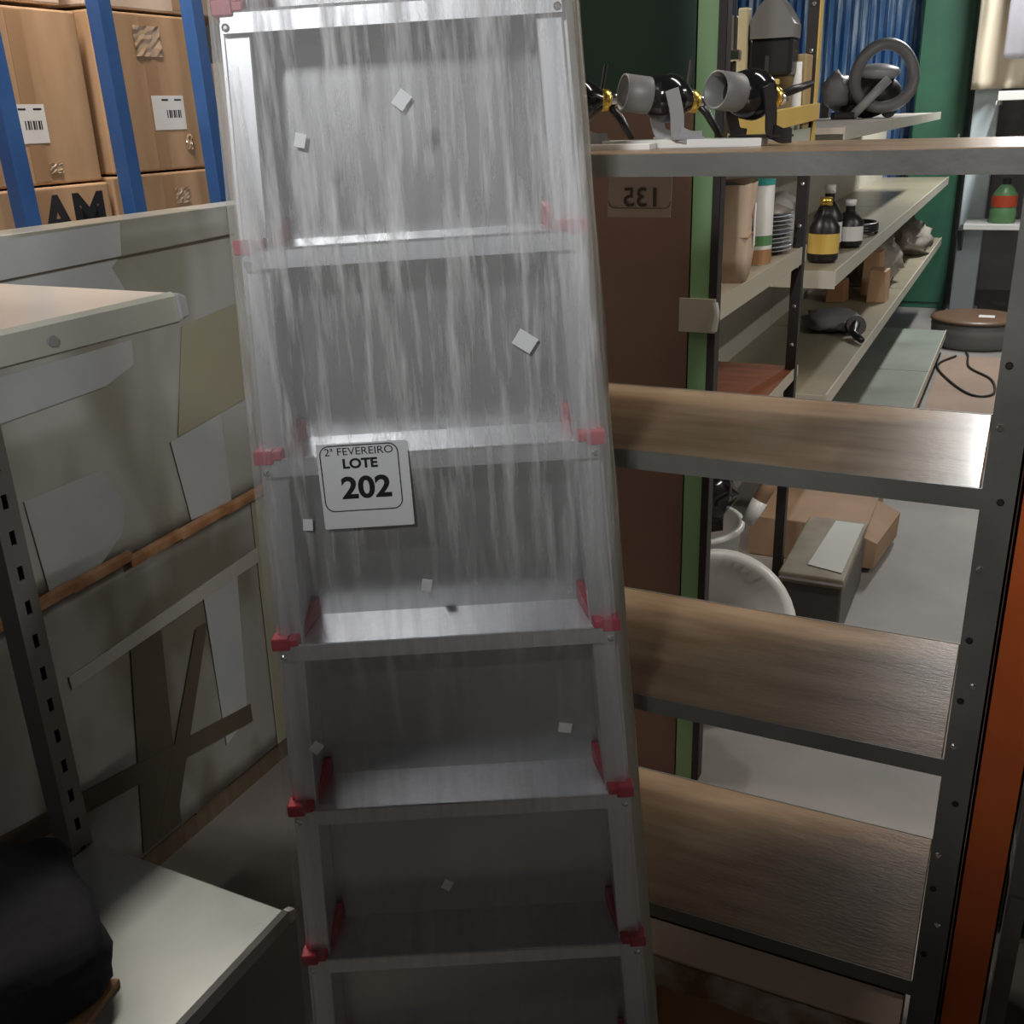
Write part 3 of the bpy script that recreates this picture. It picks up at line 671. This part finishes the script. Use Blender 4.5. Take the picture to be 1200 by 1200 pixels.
# vacuum cleaner on the top shelf
vc = thing('vacuum_cleaner', 'grey vacuum cleaner with coiled hose on the high shelf', 'vacuum cleaner', (-.80, 5.75, 1.525), math.radians(26))
vc.scale = (1.1, 1.1, 1.1)
obj('body', blob((.0, .03, .10), (.16, .10, .10), 3, .05, 2, 2, .0), black, vc, True)
obj('top_cover', blob((.03, .01, .19), (.11, .075, .04), 3, .05, 2, 3), lgrey, vc, True)
obj('dust_bag', blob((-.15, -.02, .12), (.065, .06, .080), 3, .3, 2.4, 6), hosem, vc, True)
obj('hose', tube([(.040+.130*math.cos(2*PI*k/40), -.085+.02*math.sin(4*PI*k/40), .175+.130*math.sin(2*PI*k/40)) for k in range(40)], .026, 12, closed=True), hosem, vc, True)
obj('wand', tube([(-.10, -.12, .012), (.05, -.11, .16)], .020, 10), lgrey, vc, True)
obj('nozzle', box(-.19, -.10, -.15, -.09, 0, .03, .006), black, vc)
for x in (-.08, .08): obj('wheel', lathe([(.03, -.012), (.03, .012)], 16, Matrix.Translation((x, -.06, .03)) @ Matrix.Rotation(PI/2, 4, 'X')), black, vc)
# clutter on the receding shelves
def lump(name, label, cat, loc, sc, material, amp=.3, freq=2.5, seed=0):
    o = obj(name, blob((0, 0, sc[2]*.8), sc, 3, amp, freq, seed, 0.0), material, None, True, loc); return tag(o, label, cat)
lump('plastic_bag', 'crumpled clear plastic bag on the lower receding shelf', 'bag', (-.78, 6.4, .616), (.16, .32, .16), clearb, .35, 3, 1)
lump('plastic_bag', 'smaller crumpled plastic bag at the shelf edge far down the aisle', 'bag', (-.70, 7.7, .616), (.12, .25, .13), clearb, .35, 3, 5)
lump('cloth_bundle', 'grey cloth bundle on the lower receding shelf beside the small tool', 'cloth', (-.76, 4.95, .616), (.13, .16, .05), greyfab, .3, 3, 8)
tl = thing('hand_tool', 'small dark hand tool lying at the front of the lower receding shelf', 'tool', (-.62, 4.70, .616), .5)
obj('handle', tube([(0, -.08, .02), (0, .02, .03), (.03, .08, .06)], [.014, .016, .02], 8), black, tl, True); obj('wheel', lathe([(.045, -.012), (.045, .012)], 18, Matrix.Translation((.03, .08, .05)) @ Matrix.Rotation(1.2, 4, 'X')), darkmetal, tl)
for i, (x, y, h, m_, l) in enumerate(((-.66, 5.75, .17, woodlt, 'upright wooden block on the lower receding shelf'), (-.72, 5.95, .24, kraft, 'taller brown carton standing on the lower receding shelf'), (-.86, 5.7, .12, kraftd, 'dark red brown carton at the back of the lower receding shelf'))):
    tag(obj('carton', hexa([(x-.05, y-.06, .616), (x+.04, y-.05, .616), (x+.05, y+.06, .616), (x-.05, y+.05, .616), (x-.045, y-.055, .616+h), (x+.035, y-.05, .606+h), (x+.045, y+.055, .612+h), (x-.045, y+.05, .62+h)], .003), m_), l, 'box')
wr = thing('cable_coil', 'black cable coil on the upper receding shelf past the bottles', 'cable', (-.66, 4.85, 1.060))
obj('coil', tube([(.07*math.cos(k*.4), .09*math.sin(k*.4), .010+.0007*k) for k in range(60)], .010, 6), black, wr, True)
lump('plastic_bag', 'white plastic bag behind the black bottles on the upper receding shelf', 'bag', (-.90, 4.3, 1.060), (.09, .16, .12), whitep, .3, 3, 12)

# ------------------------------------------------------------------ end of the aisle
bm = B(); pts = []
n = 64; x0, x1 = -3.0, -.93; Pz = []
for k in range(n+1):
    xx = x0+(x1-x0)*k/n
    Pz.append((xx, 9.32 if (k//1) % 2 else 9.285))
V0 = [bm.verts.new((x, y, 0)) for x, y in Pz]; V1 = [bm.verts.new((x, y, 3.2)) for x, y in Pz]
for k in range(n): bm.faces.new((V0[k], V0[k+1], V1[k+1], V1[k]))
W0 = [bm.verts.new((x, 9.34, 0)) for x in (x0, x1)]; W1 = [bm.verts.new((x, 9.34, 3.2)) for x in (x0, x1)]
bm.faces.new((W0[0], W0[1], W1[1], W1[0]))
cs = tag(obj('corrugated_sheet', bm, bluec), 'blue corrugated metal sheet with pale highlights coloured in at the end of the aisle', 'metal sheet')
gc = thing('green_cabinet', 'dark green metal cabinet behind the pale blue column', 'cabinet', (-.72, 9.3, 0))
part('body', box(-.915, -.535, 9.12, 9.6, .0, 2.9, .004), mgreen, gc); part('door', box(-.905, -.545, 9.108, 9.119, .05, 2.85, .003), mgreen, gc); part('handle', box(-.57, -.555, 9.09, 9.107, 1.2, 1.35), chrome, gc)
cl = thing('column', 'pale blue painted square column at the end of the aisle', 'column', (-.37, 8.95, 0))
part('shaft', box(-.475, -.30, 8.9, 9.08, 0, 1.98, .012), skyblue, cl); part('base', box(-.50, -.275, 8.88, 9.1, 0, .04, .004), skyblue, cl)
ws = thing('wall_shelf', 'white metal shelf with bracket fixed to the pale blue column', 'shelf', (-.1, 8.7, .7))
part('board', box(-.42, .12, 8.45, 8.88, .70, .74, .004), whitep, ws); part('bracket', hexa([(-.46, 8.86, .50), (-.43, 8.86, .50), (-.43, 8.88, .50), (-.46, 8.88, .50), (-.46, 8.5, .69), (-.43, 8.5, .69), (-.43, 8.88, .69), (-.46, 8.88, .69)]), black, ws)
part('leg', box(.08, .11, 8.46, 8.49, 0, .70), whitep, ws); part('leg', box(.08, .11, 8.83, 8.86, 0, .70), whitep, ws)
ws2 = thing('wall_shelf', 'upper white shelf right of the pale blue column', 'shelf', (0, 8.3, 1.6))
part('board', box(-.29, .5, 8.2, 8.7, 1.58, 1.64, .004), whitep, ws2)
part('post', box(.30, .34, 8.22, 8.26, 0, 1.58), whitep, ws2); part('post', box(.30, .34, 8.62, 8.66, 0, 1.58), whitep, ws2); part('arm', box(-.31, -.28, 8.55, 8.90, 1.55, 1.58), whitep, ws2)
bt = thing('plastic_bottle', 'clear green plastic bottle with red label on the white shelf', 'bottle', (-.17, 8.6, .74))
obj('body', lathe([(.085, 0), (.09, .01), (.09, .09), (.085, .10), (.085, .20), (.05, .25), (.03, .27)], 20), greenlab, bt, True); obj('label', lathe([(.088, .115), (.088, .195)], 20, cap=False), redlab, bt); obj('cap', lathe([(.03, .27), (.03, .31)], 14), black, bt)
jr = thing('jar', 'small white jar beside the green plastic bottle', 'jar', (.04, 8.62, .74))
obj('body', lathe([(.06, 0), (.085, .03), (.08, .09), (.05, .15), (.07, .18), (.06, .22)], 18), whitep, jr, True); obj('lid', lathe([(.055, .22), (.055, .25)], 18), lgrey, jr)
# draped cloth and coat above the upper shelf
def drape(name, label, cat, x0, x1, z0, z1, y, material, seed, skew=0):
    bm = B(); nx, nz_ = 26, 20; g = []
    for j in range(nz_+1):
        row = []
        for i in range(nx+1):
            u, v = i/nx, j/nz_
            ztop = z1; zb = z0+.16*(1-u)*skew
            z = zb+(ztop-zb)*v
            row.append((x0+(x1-x0)*u, y+.03*math.sin(u*14+seed)*(1-.6*v)+.02*noise.noise(Vector((u*4, v*3, seed))), z))
        g.append(row)
    F = [[bm.verts.new(p) for p in r_] for r_ in g]; K = [[bm.verts.new((p[0], p[1]+.012, p[2])) for p in r_] for r_ in g]
    for j in range(nz_):
        for i in range(nx):
            bm.faces.new((F[j][i], F[j][i+1], F[j+1][i+1], F[j+1][i])); bm.faces.new((K[j][i+1], K[j][i], K[j+1][i], K[j+1][i+1]))
    for j in range(nz_):
        bm.faces.new((F[j][0], F[j+1][0], K[j+1][0], K[j][0])); bm.faces.new((F[j][nx], K[j][nx], K[j+1][nx], F[j+1][nx]))
    for i in range(nx):
        bm.faces.new((F[0][i], K[0][i], K[0][i+1], F[0][i+1])); bm.faces.new((F[nz_][i], F[nz_][i+1], K[nz_][i+1], K[nz_][i]))
    return tag(obj(name, bm, material, None, True), label, cat)
drape('hanging_cloth', 'cream cloth hanging right of the green cabinet', 'cloth', -.50, -.12, 1.66, 2.75, 8.75, fabric, 2)
drape('hanging_coat', 'grey coat hanging at the right picture edge', 'coat', -.30, .25, 1.85, 2.75, 8.55, greyfab, 5)
hr = thing('clothes_rail', 'metal clothes rail carrying the cream cloth and grey coat', 'rail', (0, 8.65, 2.75))
part('bar', tube([(-.53, 8.65, 2.76), (1.2, 8.65, 2.76)], .012, 8), chrome, hr); part('leg', tube([(1.2, 8.65, 0), (1.2, 8.65, 2.77)], .012, 8), chrome, hr); part('leg', tube([(-.52, 8.65, 2.76), (-.52, 9.12, 2.76)], .012, 8), chrome, hr)
# round drum, cable and cardboard on the aisle floor
dr = thing('round_drum', 'low round grey drum with brown lid on the aisle floor', 'drum', (-.235, 7.78, .002))
obj('body', lathe([(.26, 0), (.275, .01), (.285, .15), (.27, .17)], 36), greyp, dr, True); obj('lid', lathe([(.27, .171), (.292, .175), (.292, .19), (.25, .20)], 36), mat('brown_lid', (.13, .075, .045), .4), dr, True)
obj('label', box(.02, .12, -.09, .0, .2005, .202), whitep, dr)
tag(obj('flat_machine', box(.10, .60, 7.65, 8.15, .001, .12, .01), lgrey), 'flat pale grey case beside the round drum', 'case')
tag(obj('power_cable', tube(smooth_path([(-.31, 7.3, .0115), (-.40, 7.0, .0108), (-.30, 6.6, .0108), (-.16, 6.3, .0108), (-.05, 6.35, .0108), (-.07, 6.7, .0108), (-.21, 7.0, .0108), (-.24, 7.35, .0115), (-.26, 7.46, .012)], 8), .007, 6), darkmetal, None, True), 'dark looped power cable on the aisle floor in front of the drum', 'cable')
tag(obj('cardboard_sheet', box(-.385, .35, 5.0, 7.35, .0008, .003), mat('floor_cardboard', (.27, .19, .14), .6, 0, (.31, .225, .17), 3)), 'large flat brown cardboard sheet on the aisle floor', 'cardboard')
# metal chest with paper on it, cardboard behind, tub and basin under the red-brown shelf
ch = thing('metal_chest', 'low grey metal chest with white paper on top standing in the aisle', 'chest', (-.47, 3.25, 0))
part('body', box(-.562, -.37, 3.02, 3.52, .0, .19, .008), mat('dark_chest', (.075, .065, .06), .4), ch); part('lid', box(-.566, -.365, 3.01, 3.53, .191, .225, .006), mat('chest_lid', (.27, .24, .18), .45, 0, (.18, .145, .10), 7), ch)
part('trim', box(-.562, -.368, 3.005, 3.01, .205, .214), chrome, ch)
tag(obj('paper_sheet', hexa([(-.49, 3.09, .2265), (-.38, 3.06, .2265), (-.375, 3.50, .2265), (-.47, 3.50, .2265), (-.49, 3.09, .2285), (-.38, 3.06, .2285), (-.375, 3.50, .2285), (-.47, 3.50, .2285)]), mat('grey_paper', (.52, .53, .50), .6)), 'pale paper sheet lying on the metal chest', 'paper')
kraftm = mat('floor_carton', (.28, .18, .11), .7, 0, (.34, .22, .14), 4)
cf = thing('cardboard_box', 'flattened brown cardboard box with pale edge behind the metal chest', 'box', (-.55, 3.85, 0))
part('body', box(-.80, -.38, 3.62, 4.15, .001, .16, .004), kraftm, cf); part('flap', hexa([(-.42, 3.58, .03), (-.34, 3.60, .02), (-.30, 3.95, .02), (-.385, 3.95, .03), (-.42, 3.58, .16), (-.335, 3.60, .12), (-.295, 3.95, .12), (-.385, 3.95, .16)]), kraftm, cf)
tu = thing('plastic_tub', 'white plastic tub on the floor under the red brown shelf', 'tub', (-.84, 2.86, 0))
obj('wall', lathe([(.13, 0), (.15, .02), (.18, .40), (.19, .405), (.19, .42), (.172, .42), (.142, .03)], 32, cap=False), whitep, tu, True); obj('bottom', lathe([(.13, .002), (.14, .03)], 32), whitep, tu)
bs = thing('wash_basin', 'white basin with dark drain hole tilted against the tub', 'basin', (-.655, 2.50, 0), 0)
Mb = Matrix.Translation((.02, .02, .25)) @ Matrix.Rotation(math.radians(38), 4, 'Y') @ Matrix.Rotation(math.radians(50), 4, 'X')
obj('bowl', lathe([(.045, -.12), (.09, -.115), (.15, -.06), (.19, .02), (.215, .03), (.215, .045), (.185, .04), (.14, -.045), (.08, -.10), (.045, -.105)], 40, Mb, cap=False), whitep, bs, True)
obj('drain', lathe([(.044, -.118), (.044, -.108)], 24, Mb), black, bs)
hm = tag(obj('plastic_bag', blob((0, 0, .11), (.12, .11, .12), 3, .3, 2.5, 3, 0), blackg, None, True, (-.80, 2.86, .40)), 'shiny black plastic bag stuffed in the white tub', 'bag')
tw = thing('wooden_handle', 'wooden tool handle with white socket leaning on the basin', 'tool', (-.6, 2.85, .45))
part('handle', tube([(-.60, 2.82, .52), (-.535, 2.86, .66)], .022, 12), woodlt, tw, True); part('socket', tube([(-.625, 2.80, .46), (-.597, 2.822, .525)], [.020, .024], 12), whitep, tw, True); part('ring', lathe([(.024, -.006), (.024, .006)], 14, Matrix.Translation((-.541, 2.855, .645)) @ Matrix.Rotation(.45, 4, 'Y')), darkmetal, tw)

# ------------------------------------------------------------------ tall rack added out of view behind the camera to block the rear lamp
gr = thing('shade_rack', 'tall steel rack with a board back added unseen behind the photographer for shade', 'rack', (-.3, -.85, 0))
for x in (-2.6, -1.0, .6, 2.2):
    for y in (-1.08, -.62): part('post', box(x, x+.05, y, y+.05, 0, 2.22), blue, gr)
for z in (.12, .78, 1.44): part('shelf', box(-2.6, 2.25, -1.08, -.57, z-.03, z), steel, gr)
part('back_panel', box(-2.6, 2.25, -.568, -.560, .05, 2.22), mat('grey_rack_back', (.11, .115, .12), .7), gr)

# ------------------------------------------------------------------ lamps hanging from the ceiling
for (c, ax, watt, col, where) in LAMPS:
    t = thing('tube_lamp', 'white twin tube lamp fixture hanging '+where, 'lamp', c, 0 if ax == 'x' else PI/2)
    obj('housing', box(-.64, .64, -.09, .09, 0, .05, .006), whitep, t)
    for s in (-1, 1):
        obj('tube', tube([(-.60, s*.045, -.02), (.60, s*.045, -.02)], .014, 10), mat('tube_glow', (1, .96, .9), .4, emit=6), t)
    for x in (-.5, .5): obj('suspension_rod', tube([(x, 0, .05), (x, 0, 4.2-c[2])], .004, 6), chrome, t)
